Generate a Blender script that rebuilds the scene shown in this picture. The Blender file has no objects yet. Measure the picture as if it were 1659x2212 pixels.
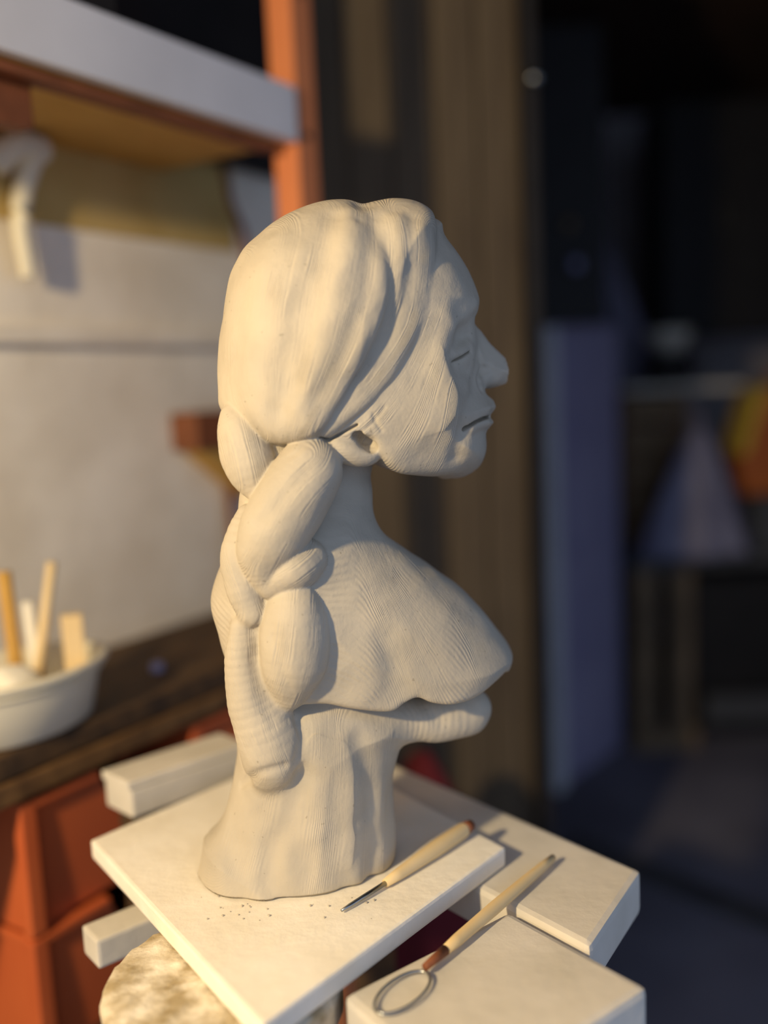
import bpy, bmesh, math, random
import numpy as np
from mathutils import Vector, Matrix

random.seed(4)
scene = bpy.context.scene
col = scene.collection

# ------------------------------------------------------------------ camera
W, H, FPX = 1659, 2212, 2050.0
PITCH, ROLL = math.radians(7.5), math.radians(2.5)
CAM = np.array([0.0, -0.8, 1.35])
fw = np.array([0, math.cos(PITCH), -math.sin(PITCH)])
r0 = np.array([1.0, 0, 0]); u0 = np.array([0, math.sin(PITCH), math.cos(PITCH)])
rt = r0 * math.cos(ROLL) - u0 * math.sin(ROLL)
up = u0 * math.cos(ROLL) + r0 * math.sin(ROLL)
cd = bpy.data.cameras.new('camera'); cam = bpy.data.objects.new('camera', cd); col.objects.link(cam)
cam.matrix_world = Matrix(((rt[0], up[0], -fw[0], CAM[0]), (rt[1], up[1], -fw[1], CAM[1]),
                           (rt[2], up[2], -fw[2], CAM[2]), (0, 0, 0, 1)))
cd.sensor_fit = 'VERTICAL'; cd.sensor_height = 36.0; cd.lens = FPX / H * 36.0
cd.clip_start = 0.02
cd.dof.use_dof = True; cd.dof.focus_distance = 0.772
cd.dof.aperture_fstop = (cd.lens / 1000) / 0.030
scene.camera = cam

# ------------------------------------------------------------------ sky, lamp, exposure
world = bpy.data.worlds.new('sky'); scene.world = world; world.use_nodes = True
bg = world.node_tree.nodes['Background']
bg.inputs[0].default_value = (0.44, 0.57, 0.83, 1); bg.inputs[1].default_value = 0.95
ld = bpy.data.lights.new('work_lamp', 'POINT'); ld.energy = 92.0; ld.color = (1.0, 0.76, 0.42)
ld.shadow_soft_size = 0.035
lamp = bpy.data.objects.new('work_lamp', ld); lamp.location = (-0.80, -0.98, 1.70); col.objects.link(lamp)
vs = scene.view_settings
vs.view_transform = 'Standard'; vs.look = 'None'; vs.exposure = 0.0; vs.gamma = 1.0; vs.use_curve_mapping = False


def ray(x, y): return fw + rt * (x - W / 2) / FPX - up * (y - H / 2) / FPX
def onz(x, y, z): d = ray(x, y); return CAM + d * (z - CAM[2]) / d[2]
def aty(x, y, Y): d = ray(x, y); return CAM + d * (Y - CAM[1]) / d[1]
def onplane(x, y, p, n):
    d = ray(x, y); return CAM + d * (np.dot(np.array(p) - CAM, n) / np.dot(d, n))


# ------------------------------------------------------------------ materials
def srgb(r, g, b):
    f = lambda c: (c / 255 / 12.92) if c / 255 <= 0.04045 else ((c / 255 + 0.055) / 1.055) ** 2.4
    return (f(r), f(g), f(b), 1)

def mat(name, c1, c2=None, scale=20, rough=0.8, bump=0.0, bscale=80, spec=0.3, stretch=(1, 1, 1), metal=0.0, trans=0.0, detail=5):
    m = bpy.data.materials.new(name); m.use_nodes = True
    nt = m.node_tree; b = nt.nodes['Principled BSDF']
    b.inputs['Roughness'].default_value = rough; b.inputs['Metallic'].default_value = metal
    b.inputs['Specular IOR Level'].default_value = spec
    if trans: b.inputs['Transmission Weight'].default_value = trans
    tc = nt.nodes.new('ShaderNodeTexCoord'); mp = nt.nodes.new('ShaderNodeMapping')
    mp.inputs['Scale'].default_value = stretch
    nt.links.new(tc.outputs['Object'], mp.inputs[0])
    n = nt.nodes.new('ShaderNodeTexNoise'); n.inputs['Scale'].default_value = scale; n.inputs['Detail'].default_value = detail
    nt.links.new(mp.outputs[0], n.inputs['Vector'])
    r = nt.nodes.new('ShaderNodeValToRGB'); r.color_ramp.elements[0].position = 0.35; r.color_ramp.elements[1].position = 0.68
    r.color_ramp.elements[0].color = c1; r.color_ramp.elements[1].color = c2 or c1
    nt.links.new(n.outputs['Fac'], r.inputs[0]); nt.links.new(r.outputs[0], b.inputs['Base Color'])
    if bump:
        n2 = nt.nodes.new('ShaderNodeTexNoise'); n2.inputs['Scale'].default_value = bscale; n2.inputs['Detail'].default_value = 6
        nt.links.new(mp.outputs[0], n2.inputs['Vector'])
        bp = nt.nodes.new('ShaderNodeBump'); bp.inputs['Strength'].default_value = bump; bp.inputs['Distance'].default_value = 0.004
        nt.links.new(n2.outputs['Fac'], bp.inputs['Height']); nt.links.new(bp.outputs[0], b.inputs['Normal'])
    return m

M = {}
M['plaster'] = mat('plaster_wall', srgb(228, 218, 198), srgb(244, 236, 218), 9, 0.9, 0.3, 40)
M['warm_lit_plaster'] = mat('warm_lit_plaster', srgb(188, 160, 96), srgb(204, 178, 116), 9, 0.8)  # warm glow under the shelf put into the wall colour
M['shelf_white'] = mat('white_laminate', srgb(214, 214, 218), srgb(226, 226, 230), 6, 0.5)
M['pine'] = mat('pine_board', srgb(190, 146, 70), srgb(206, 164, 88), 14, 0.6, stretch=(1, 8, 1))
M['brown'] = mat('brown_wood', srgb(112, 66, 40), srgb(138, 82, 52), 20, 0.6, stretch=(1, 6, 1))
M['orange_steel'] = mat('orange_steel', srgb(212, 128, 82), srgb(222, 138, 90), 6, 0.5)
M['darkwood'] = mat('dark_oak', srgb(58, 46, 36), srgb(98, 74, 48), 12, 0.7, 0.4, 60, stretch=(2, 10, 2))
M['midwood'] = mat('worn_oak', srgb(96, 70, 44), srgb(132, 98, 60), 14, 0.7, 0.3, 60, stretch=(2, 8, 2))
M['plank'] = mat('panel_wood', srgb(80, 68, 53), srgb(100, 87, 68), 7, 0.7, 0.25, 40, stretch=(7, 7, 0.6))
M['black'] = mat('black_plastic', srgb(26, 24, 24), srgb(36, 33, 32), 10, 0.6)
M['ceil'] = mat('dark_boards', srgb(60, 44, 34), srgb(76, 56, 42), 5, 0.9)
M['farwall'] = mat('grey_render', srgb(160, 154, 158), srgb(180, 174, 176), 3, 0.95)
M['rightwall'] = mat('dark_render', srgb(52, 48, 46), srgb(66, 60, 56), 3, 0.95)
M['floor'] = mat('concrete', srgb(108, 106, 118), srgb(134, 132, 144), 3, 0.85, 0.2, 20)
M['board'] = mat('plastered_board', srgb(236, 229, 212), srgb(246, 241, 228), 18, 0.85, 0.2, 90)
M['table_white'] = mat('dusty_plank', srgb(204, 198, 184), srgb(222, 216, 204), 12, 0.85, 0.2, 60)
M['plaster_chips'] = mat('crusted_plaster', srgb(168, 152, 120), srgb(234, 226, 208), 45, 0.9, 0.9, 70)
M['orange_plastic'] = mat('orange_plastic', srgb(206, 100, 56), srgb(216, 110, 62), 5, 0.45)
M['tub'] = mat('cream_plastic', srgb(220, 214, 192), srgb(230, 224, 204), 5, 0.5)
M['wood_light'] = mat('beech', srgb(222, 194, 142), srgb(232, 208, 162), 18, 0.6, stretch=(1, 1, 0.2))
M['gypsum'] = mat('gypsum', srgb(232, 228, 212), srgb(242, 238, 226), 12, 0.9)
M['steel'] = mat('steel', srgb(150, 154, 156), srgb(176, 180, 180), 30, 0.3, metal=1.0)
M['bluepanel'] = mat('blue_grey_paint', srgb(152, 147, 178), srgb(168, 163, 190), 3, 0.7)
M['bag'] = mat('lavender_film', srgb(118, 116, 138), srgb(146, 144, 164), 8, 0.5)
M['drab'] = mat('drab_wood', srgb(110, 92, 70), srgb(136, 114, 86), 8, 0.8)
M['grey'] = mat('grey_metal', srgb(70, 70, 72), srgb(84, 84, 84), 8, 0.6)
M['amber'] = mat('amber_plastic', srgb(176, 92, 34), srgb(196, 108, 40), 6, 0.5)
M['yellow'] = mat('yellow_plastic', srgb(214, 178, 60), srgb(224, 190, 70), 6, 0.5)
M['crimson'] = mat('crimson_cloth', srgb(84, 24, 32), srgb(100, 30, 38), 12, 0.9)
M['cup'] = mat('white_enamel', srgb(206, 200, 184), srgb(218, 212, 196), 6, 0.4)
M['lavender'] = mat('lavender_plastic', srgb(150, 152, 190), srgb(164, 166, 200), 6, 0.5)

# clay: combed tool marks follow the vertex attribute "comb"
def clay_material():
    m = bpy.data.materials.new('grey_clay'); m.use_nodes = True
    nt = m.node_tree; L = nt.links.new; N = nt.nodes.new; b = nt.nodes['Principled BSDF']
    b.inputs['Roughness'].default_value = 0.62; b.inputs['Specular IOR Level'].default_value = 0.28
    tc = N('ShaderNodeTexCoord')
    def noise(scale, detail=4, vec=None):
        n = N('ShaderNodeTexNoise'); n.inputs['Scale'].default_value = scale; n.inputs['Detail'].default_value = detail
        L(vec or tc.outputs['Object'], n.inputs['Vector']); return n.outputs['Fac']
    def math_(op, a, b_=None, c=None):
        n = N('ShaderNodeMath'); n.operation = op
        for i, v in enumerate((a, b_, c)):
            if v is None: continue
            if isinstance(v, (int, float)): n.inputs[i].default_value = v
            else: L(v, n.inputs[i])
        return n.outputs[0]
    at = N('ShaderNodeAttribute'); at.attribute_name = 'comb'
    geo = N('ShaderNodeSeparateXYZ'); L(tc.outputs['Object'], geo.inputs[0])
    warp = math_('MULTIPLY', noise(30, 3), 7.0)
    ph = math_('ADD', math_('MULTIPLY', at.outputs['Fac'], 2 * math.pi / 0.0026), warp)
    wave = math_('MULTIPLY_ADD', math_('SINE', ph), 0.5, 0.5)
    cxyz = N('ShaderNodeCombineXYZ')
    L(math_('ADD', math_('MULTIPLY', at.outputs['Fac'], 1 / 0.0020), math_('MULTIPLY', noise(35, 2), 3.0)), cxyz.inputs[0])
    L(math_('MULTIPLY', geo.outputs[2], 45.0), cxyz.inputs[1]); L(math_('MULTIPLY', geo.outputs[0], 45.0), cxyz.inputs[2])
    streak = noise(1.0, 2, cxyz.outputs[0])
    mk = N('ShaderNodeMapRange'); mk.inputs['From Min'].default_value = 0.44; mk.inputs['From Max'].default_value = 0.62
    L(noise(26, 3), mk.inputs['Value'])
    am = N('ShaderNodeAttribute'); am.attribute_name = 'comb_amount'
    comb = math_('ADD', math_('MULTIPLY', math_('MULTIPLY', wave, mk.outputs[0]), 0.5), math_('MULTIPLY', streak, 0.6))
    h1 = math_('MULTIPLY', comb, am.outputs['Fac'])
    fine = math_('MULTIPLY', noise(420, 3), 0.22)
    lump = math_('MULTIPLY', noise(60, 4), 1.1)
    hh = math_('ADD', math_('ADD', h1, fine), lump)
    bp = N('ShaderNodeBump'); bp.inputs['Strength'].default_value = 0.8; bp.inputs['Distance'].default_value = 0.0011
    L(hh, bp.inputs['Height']); L(bp.outputs[0], b.inputs['Normal'])
    r = N('ShaderNodeValToRGB'); r.color_ramp.elements[0].position = 0.3; r.color_ramp.elements[1].position = 0.7
    r.color_ramp.elements[0].color = srgb(172, 164, 148); r.color_ramp.elements[1].color = srgb(194, 185, 167)
    L(noise(14, 6), r.inputs[0])
    # dark specks in the clay
    sp = N('ShaderNodeMapRange'); sp.inputs['From Min'].default_value = 0.745; sp.inputs['From Max'].default_value = 0.78
    L(noise(230, 1), sp.inputs['Value'])
    mx = N('ShaderNodeMix'); mx.data_type = 'RGBA'
    L(math_('MULTIPLY', sp.outputs[0], 0.35), mx.inputs[0]); L(r.outputs[0], mx.inputs[6]); mx.inputs[7].default_value = srgb(96, 88, 74)
    L(mx.outputs[2], b.inputs['Base Color'])
    return m
M['clay'] = clay_material()


# ------------------------------------------------------------------ object helpers
def put(o, label=None, cat=None, group=None, kind=None, parent=None):
    if label: o['label'] = label
    if cat: o['category'] = cat
    if group: o['group'] = group
    if kind: o['kind'] = kind
    if parent is not None: o.parent = parent
    return o

def thing(name, label, cat, loc=(0, 0, 0), rz=0.0, group=None):
    o = bpy.data.objects.new(name, None); o.empty_display_size = 0.05
    o.location = loc; o.rotation_euler = (0, 0, rz); col.objects.link(o)
    return put(o, label, cat, group)

def link(name, bm, m, parent=None, smooth=False, bevel=0.0):
    if bevel: bmesh.ops.bevel(bm, geom=list(bm.edges), offset=bevel, segments=2, affect='EDGES', profile=0.6)
    bmesh.ops.recalc_face_normals(bm, faces=bm.faces)
    me = bpy.data.meshes.new(name); bm.to_mesh(me); bm.free()
    if smooth:
        for p in me.polygons: p.use_smooth = True
    me.materials.append(m if not isinstance(m, str) else M[m])
    o = bpy.data.objects.new(name, me); col.objects.link(o)
    if parent is not None: o.parent = parent
    return o

def box(name, c, s, m, parent=None, rz=0.0, bevel=0.0):
    bm = bmesh.new(); bmesh.ops.create_cube(bm, size=1)
    bmesh.ops.scale(bm, vec=s, verts=bm.verts)
    if bevel: bmesh.ops.bevel(bm, geom=list(bm.edges), offset=bevel, segments=2, affect='EDGES', profile=0.6)
    o = link(name, bm, m, parent, smooth=False); o.location = c; o.rotation_euler = (0, 0, rz); return o

def prism(name, pts, z0, z1, m, parent=None, bevel=0.0):
    """plan polygon pts (x,y) between heights z0 and z1; origin at its centre"""
    cx = sum(p[0] for p in pts) / len(pts); cy = sum(p[1] for p in pts) / len(pts)
    bm = bmesh.new()
    a = [bm.verts.new((p[0] - cx, p[1] - cy, 0)) for p in pts]; b = [bm.verts.new((p[0] - cx, p[1] - cy, z1 - z0)) for p in pts]
    n = len(pts); bm.faces.new(a); bm.faces.new(b)
    for i in range(n): bm.faces.new((a[i], a[(i + 1) % n], b[(i + 1) % n], b[i]))
    o = link(name, bm, m, parent, bevel=bevel); o.location = (cx, cy, z0); return o

def lathe(name, prof, m, parent=None, seg=40, sx=1.0, sy=1.0, smooth=True):
    bm = bmesh.new(); rings = []
    for r, z in prof:
        rings.append([bm.verts.new((r * sx * math.cos(2 * math.pi * i / seg), r * sy * math.sin(2 * math.pi * i / seg), z)) for i in range(seg)])
    for a, b in zip(rings, rings[1:]):
        for i in range(seg): bm.faces.new((a[i], a[(i + 1) % seg], b[(i + 1) % seg], b[i]))
    bm.faces.new(rings[0]); bm.faces.new(rings[-1])
    return link(name, bm, m, parent, smooth)

def tube(name, pts, radii, m, parent=None, seg=10, closed=False):
    pts = [Vector(p) for p in pts]; bm = bmesh.new(); rings = []
    n = len(pts); ref = Vector((0, 0, 1))
    for i, p in enumerate(pts):
        if closed: t = (pts[(i + 1) % n] - pts[i - 1]).normalized()
        else: t = (pts[min(i + 1, n - 1)] - pts[max(i - 1, 0)]).normalized()
        a = t.cross(ref)
        if a.length < 0.2: a = t.cross(Vector((1, 0, 0)))
        a.normalize(); b = t.cross(a)
        r = radii[i] if isinstance(radii, (list, tuple)) else radii
        rings.append([bm.verts.new(p + (a * math.cos(2 * math.pi * k / seg) + b * math.sin(2 * math.pi * k / seg)) * r) for k in range(seg)])
    pairs = list(zip(rings, rings[1:])) + ([(rings[-1], rings[0])] if closed else [])
    for a, b in pairs:
        for k in range(seg): bm.faces.new((a[k], a[(k + 1) % seg], b[(k + 1) % seg], b[k]))
    if not closed: bm.faces.new(rings[0]); bm.faces.new(rings[-1])
    return link(name, bm, m, parent, True)

def smooth_pts(pts, n=6):
    P = [np.array(p, float) for p in pts]; out = []
    for i in range(len(P) - 1):
        a, b, c, d = P[max(i - 1, 0)], P[i], P[i + 1], P[min(i + 2, len(P) - 1)]
        for k in range(n):
            t = k / n
            out.append(0.5 * (2 * b + (c - a) * t + (2 * a - 5 * b + 4 * c - d) * t * t + (-a + 3 * b - 3 * c + d) * t ** 3))
    out.append(P[-1]); return out


# ================================================================== ROOM
WD = np.array([0.54, 0.842]); WD /= np.linalg.norm(WD)          # along the left wall
WN = np.array([WD[1], -WD[0]])                                   # out of the wall, into the room
WP = np.array([-0.351, 0.78])                                    # a point on the wall
WRZ = math.atan2(WD[1], WD[0])
def wl(s, n): p = WP + WD * s + WN * n; return (p[0], p[1])      # wall coordinates -> plan
def wpx(x, y, n=0.0):                                            # pixel on the plane n metres in front of the wall -> (s, z)
    p = onplane(x, y, (*(WP + WN * n), 0), np.array([WN[0], WN[1], 0])); q = p[:2] - WP
    return float(q @ WD), float(p[2])

fl = box('floor', (0, -0.5, -0.05), (9, 12, 0.1), 'floor'); put(fl, kind='structure')
cl = box('ceiling', (0.6, 2.0, 2.65), (6.4, 6.4, 0.1), 'ceil'); put(cl, kind='structure')
# left wall with a lower plaster face, a ledge and an upper band with warm light painted in
c = wl(-1.23, -0.06); wv = box('wall_left', (*c, 1.3), (3.3, 0.12, 2.6), 'plaster', rz=WRZ); put(wv, kind='structure')
s0 = 0.40
b_ = prism('trim_1', [wl(-1.6, 0), wl(s0, 0), wl(s0, 0.02), wl(-1.6, 0.02)], 1.432, 1.455, 'plaster'); put(b_, kind='structure')
b_ = prism('warm_light_band', [wl(-1.6, 0), wl(0.19, 0), wl(0.19, 0.006), wl(-1.6, 0.006)], 1.60, 2.6, 'warm_lit_plaster'); put(b_, kind='structure')
# wooden partition made of boards
px0, px1 = -0.125, 0.322
pw = box('wall_partition', ((px0 + px1) / 2, 1.195, 1.3), (px1 - px0, 0.05, 2.6), 'darkwood'); put(pw, kind='structure')
pn = 5; wdt = (px1 - 0.02 - px0) / pn
for i in range(pn):
    bm = bmesh.new(); bmesh.ops.create_cube(bm, size=1); bmesh.ops.scale(bm, vec=(wdt - 0.004, 0.018, 2.59), verts=bm.verts)
    o = link('board', bm, 'plank', pw, bevel=0.003)
    o.location = (px0 + wdt * (i + 0.5) - (px0 + px1) / 2, -0.033 - 0.004 * (i % 2), 0)
jb = box('trim_3', (px1 - 0.004, 1.16, 1.3), (0.024, 0.075, 2.6), 'black'); put(jb, kind='structure')
# rest of the dark room
fwall = box('wall_far', (1.2, 4.05, 1.3), (4.6, 0.1, 2.6), 'farwall'); put(fwall, kind='structure')
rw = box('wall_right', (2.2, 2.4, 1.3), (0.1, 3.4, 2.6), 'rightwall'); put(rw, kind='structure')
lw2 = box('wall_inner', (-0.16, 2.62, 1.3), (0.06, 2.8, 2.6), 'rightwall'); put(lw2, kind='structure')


# ================================================================== SHELVING UNIT ON THE LEFT WALL
SD = 0.283                                                        # shelf depth
ZT, ZB = 1.71, 0.968                                              # underside of the white shelf, top of the dark one
se = 0.02                                                         # right end of the shelves along the wall
su = thing('shelving_unit', 'orange steel shelving unit with a white-edged upper shelf against the cream wall', 'shelf', (*wl(se, SD / 2), 0), 0)
su.rotation_euler = (0, 0, WRZ)
def sbox(name, sa, sb, na, nb, za, zb, m, parent=su, bevel=0.002):
    c = ((sa + sb) / 2 - se, -((na + nb) / 2 - SD / 2), (za + zb) / 2)
    return box(name, c, (sb - sa, abs(nb - na), zb - za), m, parent, bevel=bevel)
sbox('shelf_board', -1.3, se, 0.0, SD - 0.02, ZT, ZT + 0.03, 'pine')
sbox('shelf_edge', -1.3, se + 0.003, SD - 0.018, SD, ZT + 0.000, ZT + 0.077, 'shelf_white', bevel=0.004)
sbox('shelf_rail', -1.3, se - 0.02, SD - 0.05, SD - 0.022, ZT - 0.012, ZT - 0.001, 'brown')
sbox('brace', -1.3, -0.40, SD - 0.085, SD - 0.055, ZT - 0.055, ZT - 0.001, 'brown')
sbox('lower_shelf', -1.3, 0.32, 0.0, 0.250, ZB - 0.03, ZB, 'darkwood', bevel=0.004)
sbox('lower_rail', -1.3, 0.32, 0.215, 0.254, ZB - 0.058, ZB - 0.032, 'midwood', bevel=0.004)
sbox('back_or_filler_panel', -1.3, 0.38, 0.0, 0.012, 0.58, ZB - 0.031, 'black')  # added black panel standing in for the dark gap under the shelf
sbox('bottom_shelf', -1.3, 0.024, 0.0, SD, 0.544, 0.574, 'darkwood')
for sa, na in ((se + 0.006, SD - 0.05), (-1.28, SD - 0.05), (-1.28, 0.0)):
    if True:
        o = sbox('upright', sa, sa + 0.05, na, na + 0.045, 0.0, 2.45, 'orange_steel')
        for k in range(12):
            bm = bmesh.new(); bmesh.ops.create_cone(bm, cap_ends=True, segments=10, radius1=0.006, radius2=0.006, depth=0.002)
            bmesh.ops.rotate(bm, verts=bm.verts, matrix=Matrix.Rotation(math.pi / 2, 3, 'X'))
            h = link('slot', bm, 'black', o); h.location = (0.0, -0.0228, -1.1 + 0.2 * k)

# things on the shelves
def crate(name, label, loc, rz, L, D, Hh, m, cat='crate', wall=0.008):
    t = thing(name, label, cat, loc, rz)
    box('bottom', (0, 0, wall / 2), (L, D, wall), m, t)
    for s in (-1, 1):
        box('long_side', (0, s * (D / 2 - wall / 2), Hh / 2), (L, wall, Hh), m, t)
        box('short_side', (s * (L / 2 - wall / 2), 0, Hh / 2), (wall, D - 2 * wall, Hh), m, t)
        box('rim', (0, s * (D / 2 + 0.004), Hh - 0.01), (L + 0.016, 0.008, 0.02), m, t)
    return t
crate('storage_crate', 'black plastic crate standing on the white-edged shelf', (*wl(-0.44, 0.150), ZT + 0.0305), WRZ, 0.32, 0.19, 0.30, 'black')
crate('cardboard_box', 'pale box at the far left of the white-edged shelf', (*wl(-0.78, 0.13), ZT + 0.0305), WRZ, 0.30, 0.2, 0.2, 'cup', 'box')

dp = thing('dark_filler_sheet', 'tall dark sheet added to darken the wall above the white-edged shelf', 'filler', (*wl(0.04, 0.028), ZT + 0.0305), WRZ)  # added sheet that keeps the wall over the shelf dark
box('filler_face', (0, 0, 0.38), (0.60, 0.016, 0.76), 'black', dp, bevel=0.002)
for x in (-0.28, 0.28): box('filler_edge_strip', (x, -0.013, 0.38), (0.03, 0.010, 0.75), 'ceil', dp)
# cream hose hanging under the shelf
hz = [(-18, 352), (40, 300), (84, 276), (76, 330), (52, 400), (44, 480), (56, 560), (62, 600)]
pts = []
for (x, y) in hz:
    n_ = 0.05 if y < 340 else 0.03
    s_, z_ = wpx(x, y, n_); pts.append((*wl(s_, n_), min(z_, ZT - 0.022)))
pts = smooth_pts(pts, 6)
hs = tube('hanging_hose', pts, [0.021 - 0.011 * i / (len(pts) - 1) for i in range(len(pts))], 'tub', seg=12)
put(hs, 'cream hose bent over and hanging down under the white-edged shelf', 'hose')
# wooden bracket on the wall behind the head
bk = thing('wooden_bracket', 'brown wooden bracket fixed to the wall behind the back of the clay head', 'bracket')
sA, zA = wpx(366, 893, 0.0); sB, zB = wpx(500, 960, 0.0); _, zC = wpx(440, 1085, 0.0)
prism('block', [wl(sA, 0.001), wl(sB, 0.001), wl(sB, 0.05), wl(sA + 0.01, 0.05)], zB, zA, 'brown', bk, bevel=0.003)
bm = bmesh.new()
for n_ in (0.001, 0.04):
    for (s_, z_) in ((sA + 0.02, zB), (sB, zB), (sB, zC)):
        bm.verts.new((*wl(s_, n_), z_))
v = list(bm.verts); bm.faces.new(v[:3]); bm.faces.new(v[3:])
for i in range(3): bm.faces.new((v[i], v[(i + 1) % 3], v[3 + (i + 1) % 3], v[3 + i]))
link('gusset', bm, 'pine', bk)
# slim brown stick behind the braid, leaning on the wall
p0 = wpx(497, 1000, 0.02); p1 = wpx(508, 1330, 0.02)
st = tube('wooden_stick', [(*wl(p0[0], 0.012), p0[1]), (*wl(p1[0], 0.03), ZB + 0.004)], 0.007, 'brown', seg=8)
put(st, 'slim reddish brown stick leaning on the wall behind the clay braid', 'stick')
p0 = wpx(492, 345, 0.02); p1 = wpx(545, 545, 0.02)
cb = tube('brown_cable', smooth_pts([(*wl(p0[0], 0.008), p0[1] + 0.1), (*wl(p0[0], 0.008), p0[1]), (*wl(p0[0] + 0.015, 0.008), p0[1] - 0.07), (*wl(p1[0], 0.008), p1[1]), (*wl(p1[0] + 0.02, 0.008), p1[1] - 0.3)], 5), 0.006, 'brown', seg=8)
put(cb, 'brown cable running down the wall beside the orange upright', 'cable')

# tub with odds and ends on the dark shelf
tx, ty = -0.442, 0.282
tb = thing('plastic_tub', 'oval cream plastic tub on the dark wooden shelf', 'tub', (tx, ty, ZB + 0.0008), WRZ)
prof = [(0.070, 0.0), (0.078, 0.004), (0.088, 0.05), (0.094, 0.066), (0.100, 0.068), (0.101, 0.074), (0.094, 0.076), (0.088, 0.070), (0.080, 0.03), (0.074, 0.008), (0.02, 0.006)]
lathe('bowl', prof, 'tub', tb, 48, 1.22, 0.82)
for zz, rr in ((0.060, 0.0925),):
    tube('rib', [(rr * 1.22 * math.cos(a), rr * 0.82 * math.sin(a), zz) for a in [2 * math.pi * i / 40 for i in range(40)]], 0.002, 'tub', tb, 6, True)
# contents
def upright_block(x0, x1, yt, yb, Y, m, name, label, cat, d=0.016):
    a = aty(x0, yt, Y); b = aty(x1, yb, Y)
    o = box(name, ((a[0] + b[0]) / 2, Y, (a[2] + ZB + 0.0085) / 2), (abs(b[0] - a[0]), d, a[2] - ZB - 0.0085), m, None, rz=0.3, bevel=0.002)
    put(o, label, cat); return o
ty2 = float(ty)
upright_block(132, 186, 1328, 1440, ty2 + 0.035, 'wood_light', 'wood_block', 'short pale wooden block standing in the cream tub', 'block')
def stick(xa, ya, Y, lean, r, m, name, label, cat):
    top = aty(xa, ya, Y); zb_ = ZB + 0.0095
    o = tube(name, [(top[0] + lean, Y - 0.01, zb_), tuple(top)], r, m, seg=10); put(o, label, cat)
stick(112, 1215, ty2 + 0.045, -0.035, 0.006, 'wood_light', 'modelling_stick', 'tall thin wooden stick leaning in the cream tub, left of the block', 'stick')
stick(8, 1235, ty2 + 0.04, 0.01, 0.0085, 'pine', 'ochre_tool', 'thick ochre tool handle standing at the left end of the cream tub', 'handle')
stick(60, 1300, ty2 + 0.05, 0.01, 0.008, 'gypsum', 'white_stick', 'short whitish stick in the cream tub behind the plaster ball', 'stick')
bc = aty(22, 1432, ty2 - 0.015)
bm = bmesh.new(); bmesh.ops.create_icosphere(bm, subdivisions=4, radius=0.036)
for v_ in bm.verts: v_.co *= 1 + 0.05 * math.sin(v_.co.x * 140) * math.cos(v_.co.z * 120 + v_.co.y * 90)
o = link('plaster_ball', bm, 'gypsum', smooth=True); o.location = (bc[0], bc[1], ZB + 0.0095 + 0.036)
put(o, 'lumpy white plaster ball lying in the cream tub', 'plaster ball')
# small pale screw cap on the dark shelf
sc = onz(340, 1450, ZB)
o = lathe('bottle_cap', [(0.008, 0), (0.0085, 0.002), (0.0085, 0.009), (0.007, 0.011)], 'lavender', seg=24); o.location = (sc[0], sc[1], ZB + 0.0006)
put(o, 'small pale round cap on the dark wooden shelf', 'cap')


# ================================================================== TABLE, BOARD, TURNTABLE
ZBD = 0.932
TT = 0.9135
ea = onz(1385, 1880, TT); eb = onz(1275, 2045, TT); ec = onz(1110, 1957, TT)
along = (eb[:2] - ec[:2]); along /= np.linalg.norm(along)
far0 = onz(850, 1650, TT)[:2]
tbl = thing('work_table', 'white dusted plank table carrying the sculpture board', 'table', (0.08, -0.05, 0.0))
def tprism(name, pts, z0, z1, m, bevel=0.0):
    o = prism(name, [(p[0] - 0.08, p[1] + 0.05) for p in pts], z0, z1, m, tbl, bevel); return o
A = [ea[:2], eb[:2], eb[:2] - along * 0.46, far0 - along * 0.08]
tprism('plank', A, TT - 0.040, TT, 'table_white', 0.006)
b2a = onz(742, 2150, TT)[:2]; b2b = onz(1098, 1968, TT)[:2]; b2c = onz(1400, 2132, TT)[:2]
perp = (b2a - b2b); pl_ = np.linalg.norm(perp)
tprism('plank', [b2b, b2c, b2c + perp * 1.05, b2b + perp], TT - 0.040, TT, 'table_white', 0.006)
cb0 = onz(176, 2000, TT - 0.041)[:2]; cb1 = onz(205, 2085, TT - 0.041)[:2]; acr = np.array([-along[1], along[0]])
tprism('crossbar', [cb0, cb0 + acr * 0.30, cb0 + acr * 0.30 + along * 0.035, cb0 + along * 0.035], TT - 0.068, TT - 0.0405, 'table_white', 0.003)
for p in (ea[:2] - along * 0.08 - np.array([0.05, 0.04]), b2c - along * 0.06 + perp * 0.35, far0 + np.array([-0.03, -0.05]), b2b + perp * 0.75 + along * 0.03):
    box('leg', (p[0] - 0.08, p[1] + 0.05, (TT - 0.068) / 2), (0.045, 0.045, TT - 0.069), 'darkwood', tbl)
# sculpture board
bc_ = [onz(195, 1815, ZBD)[:2], onz(566, 2216, ZBD)[:2], onz(1092, 1830, ZBD)[:2]]
bc_.append(bc_[2] + (bc_[0] - bc_[1]) * 0.98)
bd = prism('sculpture_board', bc_, TT + 0.0005, ZBD, 'board', bevel=0.003)
put(bd, 'square plaster-dusted white board under the clay bust', 'board')
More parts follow.
